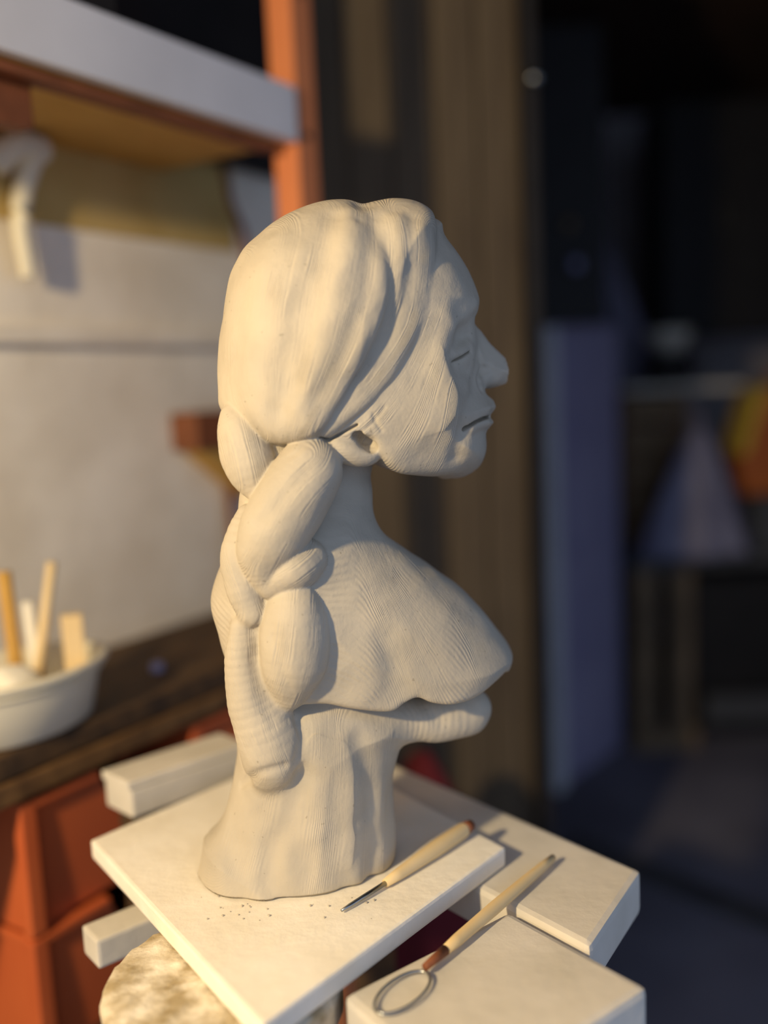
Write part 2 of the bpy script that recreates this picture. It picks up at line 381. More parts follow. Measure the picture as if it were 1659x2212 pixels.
# turntable disc
tdp = thing('turntable', 'round turntable crusted with dry plaster under the left corner of the board', 'turntable', (-0.137, -0.128, 0))
bm = bmesh.new(); seg = 72; rings = []
rad = [0.0, 0.03, 0.055, 0.075, 0.089, 0.091, 0.089]; zz_ = [0, 0, 0, 0, -0.001, -0.006, -0.03]
rnd = random.Random(7)
for j, (r, z) in enumerate(zip(rad, zz_)):
    rings.append([bm.verts.new(((r + rnd.uniform(-.0012, .0012) * (j > 3)) * math.cos(2 * math.pi * i / seg), (r + rnd.uniform(-.0012, .0012) * (j > 3)) * math.sin(2 * math.pi * i / seg), TT - 0.0012 + z + rnd.uniform(-.0014, .001) * (0 < j < 5))) for i in range(seg)])
for a, b in zip(rings, rings[1:]):
    for i in range(seg): bm.faces.new((a[i], a[(i + 1) % seg], b[(i + 1) % seg], b[i]))
bm.faces.new(rings[-1])
link('disc', bm, 'plaster_chips', tdp, True)
lathe('column', [(0.10, 0.0), (0.10, 0.02), (0.03, 0.04), (0.026, TT - 0.05), (0.05, TT - 0.032)], 'grey', tdp, 32)
# box at the back left of the table
q = [onz(x, y, 0.955)[:2] for x, y in ((248, 1690), (505, 1605))]
q = [a_ + np.array([-0.022, 0.036]) for a_ in q]
q2 = np.array([0.038, -0.036])
bx = thing('white_box', 'greyish white flat box behind the left corner of the sculpture board', 'box')
prism('body', [q[0], q[1], q[1] + q2, q[0] + q2], 0.914, 0.945, 'table_white', bx, bevel=0.003)
prism('lid', [q[0] - 0.002, q[1], q[1] + q2, q[0] + q2 - 0.002], 0.9452, 0.955, 'table_white', bx, bevel=0.002)
sb_ = prism('box_support', [q[0] + 0.01, q[1] - 0.01, q[1] + q2 - 0.01, q[0] + q2 + 0.0], 0.0, 0.9135, 'darkwood'); put(sb_, 'dark wooden post block under the flat white box', 'support')
l0 = onz(190, 1742, 0.9)[:2]; l1 = onz(250, 1738, 0.9)[:2]

# modelling tools
def pz(x, y, z): p = onz(x, y, z); return np.array([p[0], p[1], z])
t1 = thing('modelling_tool', 'clay tool with a steel tip and pale handle lying right of the bust', 'tool')
a = pz(738, 1967, ZBD + 0.003); b = pz(832, 1908, ZBD + 0.005); c = pz(1008, 1788, ZBD + 0.009)
tube('steel_tip', [a, a + (b - a) * 0.2, b], [0.0012, 0.0018, 0.0022], 'steel', t1)
o = tube('handle', [b, b + (c - b) * 0.15, b + (c - b) * 0.6, b + (c - b) * 0.95, c], [0.0035, 0.005, 0.0072, 0.0068, 0.005], 'wood_light', t1, 14)
o = tube('end_cap', [c - (c - b) * 0.03, c + (c - b) * 0.06], [0.0062, 0.005], 'brown', t1, 14)
t2 = thing('loop_tool', 'wooden-handled loop tool with a wire ring lying across the planks', 'tool')
zt = TT + 0.0075
a = pz(1195, 1852, zt); b = pz(955, 2058, zt); d_ = (b - a) / np.linalg.norm(b - a)
tube('handle', [a, a + d_ * 0.02, a + d_ * 0.06, a + d_ * 0.1, b - d_ * 0.02, b], [0.003, 0.004, 0.005, 0.0055, 0.0048, 0.0035], 'wood_light', t2, 14)
tube('ferrule', [b - d_ * 0.004, b + d_ * 0.022], [0.0042, 0.003], 'brown', t2, 12)
e = b + d_ * 0.022; sd = np.array([-d_[1], d_[0], 0])
ring = [e + d_ * (0.028 - 0.028 * math.cos(t)) + sd * 0.014 * math.sin(t) - np.array([0, 0, 0.004]) for t in [2 * math.pi * i / 28 for i in range(28)]]
tube('wire_loop', ring, 0.0012, 'steel', t2, 8, True)

# stack of orange bins at the lower left
def bin_stack(px, py, lab):
    L_, Wd, Hb = 0.235, 0.15, 0.161
    zt_ = 0.907
    base = onz(px, py, zt_)[:2]; X = WD
    for k in range(2):
        z = zt_ - (k + 1) * (Hb + 0.004)
        t = thing('stacking_bin', lab[k], 'bin', (*base, z), math.atan2(X[1], X[0]), 'stacked orange bins')
        side = [(0, 0), (L_, 0.0), (L_ + 0.002, 0.02), (0.135, 0.088), (0.10, Hb), (0, Hb)]
        for yy in (0.0, Wd - 0.005):
            bm = bmesh.new()
            f0_ = [bm.verts.new((s, yy + (0.008 if yy == 0 else -0.008) * (1 - h / Hb), h)) for s, h in side]
            f1_ = [bm.verts.new((s, yy + 0.005 + (0.008 if yy == 0 else -0.008) * (1 - h / Hb), h)) for s, h in side]
            bm.faces.new(f0_); bm.faces.new(f1_)
            for i in range(6): bm.faces.new((f0_[i], f0_[(i + 1) % 6], f1_[(i + 1) % 6], f1_[i]))
            link('side_panel', bm, 'orange_plastic', t)
        box('back_or_filler_panel', (-0.0025, Wd / 2, Hb / 2), (0.005, Wd - 0.016, Hb), 'orange_plastic', t)
        box('base', (L_ / 2, Wd / 2, 0.0025), (L_ - 0.004, Wd - 0.02, 0.005), 'orange_plastic', t)
        box('front_lip', (L_ - 0.002, Wd / 2, 0.012), (0.005, Wd - 0.012, 0.022), 'orange_plastic', t)
        for yy in (0.0, Wd):
            box('corner_rib', (-0.003, yy, Hb / 2), (0.022, 0.016, Hb), 'orange_plastic', t, bevel=0.003)
        box('rim', (0.05, -0.003, Hb - 0.005), (0.10, 0.010, 0.010), 'orange_plastic', t, bevel=0.002)
        box('rim', (-0.006, Wd / 2, Hb - 0.005), (0.010, Wd, 0.010), 'orange_plastic', t, bevel=0.002)
bin_stack(55, 1722, ['upper of the two stacked orange plastic bins at the lower left', 'lower of the two stacked orange plastic bins at the lower left'])
bin_stack(422, 1557, ['orange plastic bin just behind the foot of the clay bust, upper of its stack', 'orange plastic bin hidden low behind the clay bust, under another bin'])
red = aty(915, 1640, 0.75)
bm = bmesh.new(); bmesh.ops.create_icosphere(bm, subdivisions=4, radius=1)
for v_ in bm.verts:
    x, y, z = v_.co; v_.co = Vector((x * 0.11, y * 0.08, z * 0.36 + 0.02 * math.sin(9 * x + 5 * y))); v_.co.x += 0.01 * math.sin(6 * math.atan2(y, x))
o = link('red_sack', bm, 'crimson', smooth=True); o.location = (red[0] - 0.01, 0.75, 0.36); put(o, 'dark red sack standing on the floor behind the table', 'sack')


# ================================================================== DARK ROOM AT THE RIGHT
p0 = onz(1190, 1703, 0)[:2]; p1 = onz(1340, 1600, 0)[:2]
dv = (p1 - p0) / np.linalg.norm(p1 - p0); nv = np.array([dv[1], -dv[0]])
dr = thing('door_leaf', 'tall blue-grey door leaf standing open beyond the wooden partition', 'door', (*p0, 0.001), math.atan2(dv[1], dv[0]))
Ld = float(np.linalg.norm(p1 - p0)) - 0.06
box('leaf', (Ld / 2 + 0.02, 0.0, 0.76), (Ld, 0.05, 1.52), 'bluepanel', dr, bevel=0.004)
box('edge_strip', (0.006, -0.0, 0.755), (0.05, 0.085, 1.51), 'shelf_white', dr, bevel=0.003)
for zc, zh in ((0.38, 0.52), (1.12, 0.62)):
    box('panel', (Ld / 2 + 0.03, -0.029, zc), (Ld * 0.62, 0.008, zh), 'bluepanel', dr, bevel=0.003)
# dark tool board above it
hb = thing('tool_board', 'black tool board hanging above the blue-grey door leaf', 'board', (0.60, 2.16, 1.52))
box('backing', (0, 0, 0.43), (0.21, 0.03, 0.86), 'black', hb, bevel=0.004)
def small(name, px, py, m, r, lab):
    p = aty(px, py, 2.13); o = lathe(name, [(r * 0.4, 0), (r, r * 0.5), (r, r * 1.6), (r * 0.5, r * 2)], m, hb, seg=16); o.location = (p[0] - 0.60, -0.0165 - r, p[2] - r - 1.52); o['label'] = lab
small('spool', 1228, 485, 'drab', 0.016, 'olive spool'); small('spool', 1243, 572, 'lavender', 0.017, 'pale spool')
hk = lathe('round_knob', [(0.004, 0), (0.014, 0.004), (0.012, 0.014), (0.003, 0.018)], 'steel', seg=20); kp = aty(1152, 170, 1.12)
hk.rotation_euler = (math.pi / 2, 0, 0); hk.location = (kp[0], 1.122, kp[2]); put(hk, 'small grey round knob on the dark edge of the partition', 'knob')
# workbench
wb = thing('workbench', 'low wooden workbench on posts in the dark room at the right', 'workbench', (1.32, 2.78, 0.0))
box('top', (0, 0, 0.69), (0.90, 0.55, 0.05), 'grey', wb, bevel=0.004)
for x in (-0.40, -0.27, 0.40):
    for y in (-0.24, 0.24):
        box('post', (x, y, 0.332), (0.075, 0.06, 0.664), 'drab', wb, bevel=0.003)
for y in (-0.28,):
    box('foot', (-0.335, y, 0.04), (0.24, 0.02, 0.08), 'drab', wb, bevel=0.003)
    box('rail', (0.1, -0.255, 0.14), (0.56, 0.03, 0.10), 'grey', wb)
cbx = crate('dark_cabinet', 'black box under the low workbench', (1.32, 2.78, 0.003), 0, 0.40, 0.34, 0.6, 'black', 'box')
# wooden crate with pale ledge, pot and cup on the bench
cz = 0.716
wc = thing('wooden_crate', 'tall brown wooden crate standing at the left of the workbench', 'crate', (1.02, 2.83, cz))
for k in range(5):
    for yy in (-0.11, 0.11): box('slat', (0, yy, 0.06 + 0.112 * k), (0.24, 0.014, 0.095), 'drab', wc, bevel=0.002)
for sx in (-1, 1):
    for sy in (-1, 1): box('corner_post', (sx * 0.105, sy * 0.09, 0.285), (0.03, 0.025, 0.57), 'brown', wc)
lg = thing('pale_shelf_plank', 'pale plank lying on top of the tall brown crate', 'plank', (1.13, 2.83, cz + 0.571))
box('plank', (0, 0, 0.0125), (0.44, 0.20, 0.024), 'cup', lg, bevel=0.003)
pt = thing('dark_pot', 'dark round pot on the pale plank', 'pot', (1.10, 2.83, cz + 0.597))
lathe('pot_body', [(0.06, 0), (0.085, 0.02), (0.09, 0.07), (0.075, 0.11), (0.08, 0.118)], 'black', pt)
tube('pot_handle', [(0.09, 0, 0.09), (0.12, 0, 0.085), (0.12, 0, 0.04), (0.088, 0, 0.03)], 0.007, 'black', pt, 8)
cu = thing('white_bowl', 'white enamel bowl tilted on top of the dark pot', 'bowl', (1.105, 2.83, cz + 0.716))
lathe('bowl', [(0.03, 0), (0.035, 0.004), (0.075, 0.05), (0.083, 0.085), (0.079, 0.085), (0.06, 0.04), (0.01, 0.012)], 'cup', cu)
# hanging-looking plastic bag
bm = bmesh.new(); seg = 48; rings = []
for j in range(15):
    t = j / 14; z = 0.44 * t; r = 0.185 * (1 - t) ** 0.85 + 0.02
    rings.append([bm.verts.new((r * (1 + 0.10 * t * math.sin(9 * a + 2) + 0.05 * math.sin(4 * a)) * math.cos(a) + 0.02 * t, r * 0.6 * (1 + 0.12 * math.sin(7 * a)) * math.sin(a), z)) for a in [2 * math.pi * i / seg for i in range(seg)]])
for a, b in zip(rings, rings[1:]):
    for i in range(seg): bm.faces.new((a[i], a[(i + 1) % seg], b[(i + 1) % seg], b[i]))
bm.faces.new(rings[0]); bm.faces.new(rings[-1])
bag = thing('plastic_bag', 'lavender plastic bag slumped on the low workbench before the crate', 'bag', (1.10, 2.54, cz))
link('bag_body', bm, 'bag', bag, True)
tube('knot', [(0.02, 0, 0.43), (0.03, 0, 0.46), (0.01, 0.01, 0.49), (-0.01, 0, 0.5)], [0.02, 0.012, 0.018, 0.008], 'bag', bag, 10)
# orange canister on a grey case
gc = crate('grey_case', 'dark grey case on the right end of the workbench', (1.48, 2.66, cz), 0, 0.34, 0.26, 0.19, 'grey', 'case')
oc = thing('orange_canister', 'orange canister with a yellow left side on the grey case', 'canister', (1.42, 2.66, cz + 0.191))
bm = bmesh.new()
prof_ = [(-0.13, 0), (0.13, 0), (0.14, 0.2), (0.10, 0.36), (-0.05, 0.385), (-0.09, 0.34), (-0.145, 0.14)]
f0_ = [bm.verts.new((x, -0.09, z)) for x, z in prof_]; f1_ = [bm.verts.new((x, 0.09, z)) for x, z in prof_]
bm.faces.new(f0_); bm.faces.new(f1_)
for i in range(7): bm.faces.new((f0_[i], f0_[(i + 1) % 7], f1_[(i + 1) % 7], f1_[i]))
link('body', bm, 'amber', oc, bevel=0.015)
bm = bmesh.new()
st_ = [(-0.148, 0.15), (-0.092, 0.345), (-0.055, 0.39), (-0.03, 0.385), (-0.07, 0.33), (-0.12, 0.15)]
f0_ = [bm.verts.new((x, -0.094, z)) for x, z in st_]; f1_ = [bm.verts.new((x, 0.094, z)) for x, z in st_]
bm.faces.new(f0_); bm.faces.new(f1_)
for i in range(6): bm.faces.new((f0_[i], f0_[(i + 1) % 6], f1_[(i + 1) % 6], f1_[i]))
link('yellow_band', bm, 'yellow', oc, bevel=0.004)
tube('grip', [(-0.02, 0, 0.37), (-0.01, 0, 0.42), (0.06, 0, 0.42), (0.08, 0, 0.36)], 0.014, 'amber', oc, 10)
# pale sheet added behind the crate, shaped like light on the far wall
bm = bmesh.new(); nx_, nz_ = 28, 20; gr_ = []
for j in range(nz_ + 1):
    t = j / nz_; z = 0.7165 + 1.28 * t; wmax = 0.40 * (1 - 0.86 * max(0, (t - 0.35) / 0.65))
    gr_.append([bm.verts.new((0.815 + wmax * i / nx_, 3.025 + 0.02 * math.sin(i * 1.1 + 0.5 * t) + 0.01 * math.sin(i * 0.4 + 4 * t), z)) for i in range(nx_ + 1)])
for a, c in zip(gr_, gr_[1:]):
    for i in range(nx_): bm.faces.new((a[i], a[i + 1], c[i + 1], c[i]))
o = link('lit_wall_sheet', bm, 'bag', smooth=True); sm = o.modifiers.new('thickness', 'SOLIDIFY'); sm.thickness = 0.004
put(o, 'pale lavender sheet standing in for light on the far wall', 'sheet')
# black wall cabinet, floor batten
wc2 = thing('wall_cabinet', 'black cabinet hanging in the upper right corner of the dark room', 'cabinet', (1.40, 3.2, 1.5))
box('body', (0, 0, 0.45), (0.5, 0.3, 0.9), 'black', wc2, bevel=0.004)
for x in (-0.125, 0.125):
    d = box('door', (x, -0.158, 0.45), (0.242, 0.016, 0.88), 'black', wc2, bevel=0.003)
    tube('handle', [(-0.8 * x, -0.012, -0.05), (-0.8 * x, -0.03, -0.04), (-0.8 * x, -0.03, 0.04), (-0.8 * x, -0.012, 0.05)], 0.005, 'grey', d, 8)
f0_ = onz(1390, 1905, 0)[:2]; f1_ = onz(1659, 2015, 0)[:2]; dd = (f1_ - f0_) / np.linalg.norm(f1_ - f0_)
fb = prism('floor_batten', [f0_ - dd * 0.25, f1_ + dd * 0.3, f1_ + dd * 0.3 + np.array([0.03, 0.07]), f0_ - dd * 0.25 + np.array([0.03, 0.07])], 0.0008, 0.02, 'grey', bevel=0.003)
put(fb, 'dark wooden batten lying on the floor right of the table', 'batten')

# ================================================================== CLAY BUST (implicit surface -> mesh)
YAW = math.radians(12)
OB = aty(650, 1865, 0.0); OB[2] = ZBD + 0.0006
EU = np.array([math.cos(YAW), math.sin(YAW), 0]); EW = np.array([math.sin(YAW), -math.cos(YAW), 0]); EV = np.array([0, 0, 1.0])
def P(x, y, w=0.0):
    """pixel -> bust coordinates (u forward, w towards the near side, v up) on the plane w (mm)"""
    p = onplane(x, y, OB + EW * w / 1000, EW) - OB
    return np.array([p @ EU, w / 1000, p @ EV])
VX = 0.00115
U0, U1, W0, W1, V0, V1 = -0.115, 0.205, -0.105, 0.115, -0.006, 0.600
gu = np.arange(U0, U1, VX).astype(np.float32); gw = np.arange(W0, W1, VX).astype(np.float32); gv = np.arange(V0, V1, VX).astype(np.float32)
NU, NW, NV = len(gu), len(gw), len(gv)
UU, VV = np.meshgrid(gu, gv, indexing='ij')

def spline(pts, n=5, closed=True):
    P_ = np.array(pts, float); m = len(P_); out = []
    rng = range(m) if closed else range(m - 1)
    for i in rng:
        if closed: a, b, c, d = P_[(i - 1) % m], P_[i], P_[(i + 1) % m], P_[(i + 2) % m]
        else: a, b, c, d = P_[max(i - 1, 0)], P_[i], P_[i + 1], P_[min(i + 2, m - 1)]
        for k in range(n):
            t = k / n
            out.append(0.5 * (2 * b + (c - a) * t + (2 * a - 5 * b + 4 * c - d) * t * t + (-a + 3 * b - 3 * c + d) * t ** 3))
    if not closed: out.append(P_[-1])
    return np.array(out)

def poly2d(pxs, w=0.0, n=5):
    q = spline(pxs, n); L = np.array([P(x, y, w) for x, y in q])[:, [0, 2]]
    d = np.full(UU.shape, 9.0, np.float32); s = np.ones(UU.shape, np.float32)
    m = len(L)
    for i in range(m):
        a, b = L[i], L[(i + 1) % m]; e = b - a
        wx, wy = UU - a[0], VV - a[1]
        t = np.clip((wx * e[0] + wy * e[1]) / max(e @ e, 1e-12), 0, 1)
        dx, dy = wx - e[0] * t, wy - e[1] * t
        d = np.minimum(d, dx * dx + dy * dy)
        c1 = VV >= a[1]; c2 = VV < b[1]; c3 = e[0] * wy > e[1] * wx
        s = np.where((c1 & c2 & c3) | (~c1 & ~c2 & ~c3), -s, s)
    return (np.sqrt(d) * s).astype(np.float32)

def inset(a, b):
    x = np.abs(gw) / b; xc = np.minimum(x, 0.99)
    r = np.sqrt(1 - xc * xc); g = a * (1 - r); gp = (a / b) * xc / r
    g = g + np.maximum(x - 0.99, 0) * b * gp
    return g.astype(np.float32), np.sqrt(1 + gp * gp).astype(np.float32)
def pillow(D2, a, b, off=0.0):
    g, nrm = inset(a / 1000, b / 1000)
    return ((D2[:, None, :] + off / 1000) + g[None, :, None]) / nrm[None, :, None]
def smin(a, b, k):
    h = np.maximum(k - np.abs(a - b), 0) / k
    return np.minimum(a, b) - h * h * k * 0.25
def smax(a, b, k): return -smin(-a, -b, k)

FLD = np.full((NU, NW, NV), 0.2, np.float32); LAB = np.zeros((NU, NW, NV), np.uint8)
def add(f, lab, k, sl=(slice(None),) * 3):
    k = k / 1000
    cur = FLD[sl]; LAB[sl] = np.where(f < cur, lab, LAB[sl]); FLD[sl] = smin(cur, f, k)
def window(lo, hi):
    r = []
    for g, a, b in zip((gu, gw, gv), lo, hi):
        i0 = max(int(np.searchsorted(g, a)) - 1, 0); i1 = min(int(np.searchsorted(g, b)) + 1, len(g)); r.append(slice(i0, max(i1, i0 + 1)))
    return tuple(r)
def chain_dist(L, R, sl):
    A, B, C = np.meshgrid(gu[sl[0]], gw[sl[1]], gv[sl[2]], indexing='ij')
    best = np.full(A.shape, 9.0, np.float32)
    for i in range(len(L) - 1):
        p, q = L[i], L[i + 1]; e = (q - p).astype(np.float32)
        x, y, z = A - np.float32(p[0]), B - np.float32(p[1]), C - np.float32(p[2])
        t = np.clip((x * e[0] + y * e[1] + z * e[2]) / max(float(e @ e), 1e-10), 0, 1)
        d = np.sqrt((x - e[0] * t) ** 2 + (y - e[1] * t) ** 2 + (z - e[2] * t) ** 2)
        best = np.minimum(best, d - (R[i] + (R[i + 1] - R[i]) * t))
    return best
def chain(rows, lab, k, n=5, flat=1.0):
    """rows of (pixel x, pixel y, w mm, radius mm)"""
    S = spline(rows, n, False)
    L = np.array([P(x, y, w) for x, y, w, r in S]); R = S[:, 3] / 1000
    m = R.max() + 0.012
    sl = window(L.min(0) - m, L.max(0) + m)
    add(chain_dist(L, R, sl), lab, k, sl)

def trilin(F, pts):
    q = (pts - np.array([U0, W0, V0])) / VX
    q = np.clip(q, 0, np.array(F.shape) - 1.001); i = q.astype(int); f = q - i
    x, y, z = i.T; a, b, c = f.T
    r = 0
    for dx in (0, 1):
        for dy in (0, 1):
            for dz in (0, 1):
                r = r + F[x + dx, y + dy, z + dz] * (a if dx else 1 - a) * (b if dy else 1 - b) * (c if dz else 1 - c)
    return r
def surf(x, y):
    """first point of the surface seen through a pixel"""
    d = ray(x, y); t = np.arange(0.60, 0.95, 0.0007)
    p = CAM + d[None] * t[:, None] - OB; L = np.stack([p @ EU, p @ EW, p @ EV], 1)
    ins = np.all((L > [U0, W0, V0]) & (L < [U1 - VX * 2, W1 - VX * 2, V1 - VX * 2]), axis=1)
    v = np.where(ins, trilin(FLD, L), 1.0); h = np.nonzero(v < 0)[0]
    if len(h): return L[h[0]]
    return L[int(np.argmin(v))]
def mark(pxs, depth, sigma, n=4, mirror=False):
    """press a soft line (mm) into the surface along the pixels; negative depth raises a ridge"""
    S = spline(pxs, n, False) if len(pxs) > 1 else np.array([pxs[0], (pxs[0][0] + .5, pxs[0][1])], float)
    L = np.array([surf(x, y) for x, y in S]); sg = sigma / 1000
    for sgn in ((1, -1) if mirror else (1,)):
        L2 = L * np.array([1, sgn, 1])
        sl = window(L2.min(0) - 2.6 * sg, L2.max(0) + 2.6 * sg)
        d = chain_dist(L2, np.zeros(len(L2)), sl)
        FLD[sl] += (depth / 1000) * np.exp(-(d / sg) ** 2)

def slit(pxs, r0, r1, depth, mirror=True, n=4, k=0.5, taper=1.0):
    """cut a narrow slit (mm) into the surface along the pixels"""
    S_ = spline(pxs, n, False); L = np.array([surf(x, y) for x, y in S_])
    E3 = np.eye(3) * 0.003
    dl = -np.stack([trilin(FLD, L + e) - trilin(FLD, L - e) for e in E3], 1); dl = dl.mean(0); dl /= np.linalg.norm(dl)
    for sg in ((1, -1) if mirror else (1,)):
        for t in np.linspace(-0.3, 1, 5):
            L2 = (L + dl * depth / 1000 * t) * np.array([1, sg, 1]); R = (r0 + (r1 - r0) * max(t, 0)) / 1000 * np.linspace(1, taper, len(L2))
            sl = window(L2.min(0) - 0.006, L2.max(0) + 0.006)
            FLD[sl] = smax(FLD[sl], -chain_dist(L2, R, sl), k / 1000)
HEAD, HAIR, EAR, TORSO, BASE, BRAID = 1, 2, 3, 4, 5, 10
# --- pedestal
ped = [(436, 1842), (446, 1815), (470, 1790), (490, 1745), (505, 1690), (512, 1630), (512, 1560), (525, 1480), (700, 1430), (860, 1490), (888, 1570), (862, 1606), (849, 1660), (847, 1720), (852, 1790), (851, 1840), (842, 1890), (838, 2010), (640, 2050), (440, 2010)]
f = pillow(poly2d(ped), 74, 60)
add(smax(f, -(VV[:, None, :] + np.zeros_like(f)), 0.002), BASE, 6)
chain([(840, 1560, 18, 15), (880, 1552, 18, 17), (940, 1553, 14, 20), (1000, 1542, 8, 20.5), (1012, 1532, 6, 20)], BASE, 12)
# --- chest and neck
chest = [(800, 1126), (832, 1153), (872, 1183), (930, 1222), (985, 1263), (1030, 1306), (1066, 1348), (1091, 1382), (1099, 1402), (1094, 1430), (1076, 1470), (1010, 1560), (900, 1610), (780, 1620), (640, 1600), (540, 1540), (492, 1440), (470, 1365), (457, 1308), (463, 1262), (482, 1212), (512, 1150), (560, 1095), (650, 1060), (740, 1080)]
cut = [(1130, 1440), (1092, 1455), (1060, 1474), (1035, 1488), (1000, 1500), (960, 1506), (925, 1503), (900, 1497), (880, 1495), (862, 1503), (838, 1518), (805, 1519), (765, 1513), (720, 1507), (690, 1505), (640, 1507), (560, 1510), (380, 1500), (380, 980), (760, 950), (1150, 1000)]
f = pillow(poly2d(chest), 72, 66)
f = smax(f, poly2d(cut, 40)[:, None, :] + np.zeros_like(f), 0.006)
add(f, TORSO, 9)
chain([(668, 1190, 0, 50), (690, 1130, 0, 43), (700, 1080, 0, 41), (706, 1020, 0, 37), (720, 950, 0, 38)], TORSO, 16)
# --- head
face = [(940, 478), (955, 510), (980, 543), (1001, 578), (1016, 612), (1025, 640), (1027, 655), (1024, 678), (1019, 692), (1021, 715), (1028, 760), (1034, 800), (1038, 835), (1044, 850), (1057, 861), (1063, 874), (1062, 884), (1056, 893), (1052, 899), (1057, 905), (1058, 914), (1049, 925), (1042, 936), (1044, 957), (1043, 978), (1034, 1001), (1018, 1017), (997, 1030), (972, 1042), (930, 1065), (880, 1110), (780, 1150), (640, 1150), (540, 1030), (510, 880), (500, 760), (510, 670), (540, 580), (590, 515), (670, 470), (770, 458), (860, 452)]
jaw = [(1130, 1045), (1000, 1046), (975, 1037), (935, 1031), (890, 1026), (858, 1020), (832, 1006), (812, 985), (795, 968), (770, 958), (700, 950), (560, 965), (400, 960), (400, 300), (1150, 300)]
f = pillow(poly2d(face), 80, 66)
f = smax(f, poly2d(jaw, 42)[:, None, :] + np.zeros_like(f), 0.011)
add(f, HEAD, 5)
nose = [(1010, 672), (1018, 692), (1041, 716), (1063, 746), (1086, 771), (1103, 789), (1109, 803), (1105, 815), (1090, 827), (1063, 835), (1046, 845), (1030, 850), (1000, 845), (985, 800), (985, 740), (995, 690)]
g = (np.sqrt((gw * 1.25) ** 2 + 0.006 ** 2) - 0.006).astype(np.float32)
f = (poly2d(nose)[:, None, :] + g[None, :, None]) / 1.35
add(f, HEAD, 6)
hall = [(476, 900), (471, 830), (473, 745), (484, 660), (500, 592), (525, 540), (560, 503), (600, 474), (645, 452), (690, 440), (735, 437), (772, 441), (800, 436), (838, 431), (882, 435), (912, 447), (936, 470), (951, 500), (975, 560), (990, 640), (990, 760), (985, 900), (960, 1010), (860, 1080), (700, 1100), (560, 1060), (500, 980)]
DH = poly2d(hall)
r2 = [(962, 380), (962, 470), (957, 520), (948, 580), (938, 630), (920, 690), (896, 742), (862, 796), (824, 842), (786, 880), (742, 918), (706, 946), (650, 940), (620, 700), (640, 380)]
vt0, vt1 = P(880, 620, 60)[2], P(860, 470, 60)[2]
top = np.clip((gv - vt0) / (vt1 - vt0), 0, 1).astype(np.float32); top = (top * top * (3 - 2 * top))[None, None, :]
f = pillow(DH, 86, 74, 3) * (1 - top) + (pillow(DH, 86, 84) + 0.001) * top
f = smax(f, poly2d(r2, 62)[:, None, :] + np.zeros_like(f), 0.009)
add(f, HAIR, 2.0)
r1 = [(812, 360), (822, 440), (838, 520), (842, 580), (836, 640), (818, 705), (796, 755), (768, 805), (742, 850), (720, 888), (698, 922), (665, 948), (620, 962), (580, 962), (530, 940), (480, 905), (430, 880), (400, 600), (480, 400), (700, 340)]
f = pillow(DH, 86, 84)
f = smax(f, poly2d(r1, 72)[:, None, :] + np.zeros_like(f), 0.015)
add(f, HAIR, 2.5)
# --- ear lobe
chain([(712, 946, 54, 8), (735, 968, 57, 10), (765, 981, 57, 10.5), (794, 980, 55, 10), (808, 968, 51, 8), (806, 955, 47, 5)], EAR, 2.5)
# --- braid
chain([(590, 930, 20, 22), (585, 1000, 26, 22), (580, 1080, 20, 24), (575, 1150, 10, 24)], HAIR, 4)
chain([(508, 900, 28, 12), (524, 945, 35, 20), (540, 1000, 41, 21), (556, 1055, 46, 11)], BRAID + 0, 2)
chain([(668, 1018, 58, 27), (638, 1068, 60, 29), (596, 1140, 60, 28), (568, 1200, 58, 20), (574, 1255, 58, 11)], BRAID + 1, 2)
chain([(663, 1208, 57, 17), (634, 1228, 60, 19.5), (585, 1264, 58, 12)], BRAID + 2, 2)
chain([(535, 1115, 36, 10), (518, 1185, 42, 15), (524, 1255, 48, 15), (545, 1320, 52, 12)], BRAID + 3, 2)
chain([(634, 1282, 58, 17), (638, 1345, 60, 26.5), (636, 1420, 60, 27), (626, 1480, 56, 18), (618, 1522, 52, 6)], BRAID + 4, 2)
chain([(520, 1358, 46, 9), (526, 1430, 46, 16), (546, 1510, 46, 20.5), (580, 1590, 45, 26), (590, 1640, 41, 25), (590, 1670, 36, 17)], BRAID + 5, 7)

# --- modelling of the surface
mark([(1024, 660), (1004, 680), (980, 706)], -2.5, 7, mirror=True)
mark([(1004, 732)], 11, 11, mirror=True)
mark([(1000, 770)], 4, 11, mirror=True)
mark([(985, 790), (1005, 800)], 3, 9, mirror=True)
mark([(994, 760)], -9, 8.5, mirror=True)
mark([(1034, 770), (1030, 800), (1022, 830)], 3.0, 6, mirror=True)
mark([(966, 690), (955, 740), (950, 800), (968, 850)], -3.5, 11, mirror=True)
mark([(974, 783), (985, 777), (998, 771), (1014, 760)], 1.5, 3, mirror=True)
mark([(984, 764), (998, 754), (1010, 745)], -3.5, 5.5, mirror=True)
mark([(986, 790), (1002, 782)], -2.0, 5, mirror=True)
slit([(1014, 760), (998, 771), (985, 777), (974, 783)], 1.8, 1.6, 4, taper=0.75)
mark([(968, 770), (985, 748), (1008, 728)], 1.5, 4, mirror=True)
mark([(1052, 816), (1066, 818)], -6.0, 6.5, mirror=True)
mark([(1060, 796), (1044, 800), (1036, 815), (1041, 838)], 5.0, 3.2, mirror=True)
mark([(1050, 843)], 3.0, 3.0, mirror=True)
mark([(1028, 838), (1010, 880), (996, 925)], 2.2, 6, mirror=True)
mark([(1052, 914), (1036, 919), (1020, 926)], -2.6, 4.0, mirror=True)
mark([(1054, 886), (1034, 897)], -1.6, 4.5, mirror=True)
slit([(1058, 900), (1035, 909), (1008, 925)], 1.6, 1.4, 7, taper=0.55)
mark([(1000, 940), (990, 965), (985, 985)], 3.0, 7, mirror=True)
mark([(940, 870)], -3.0, 26, mirror=True)
mark([(796, 958)], 8, 5)
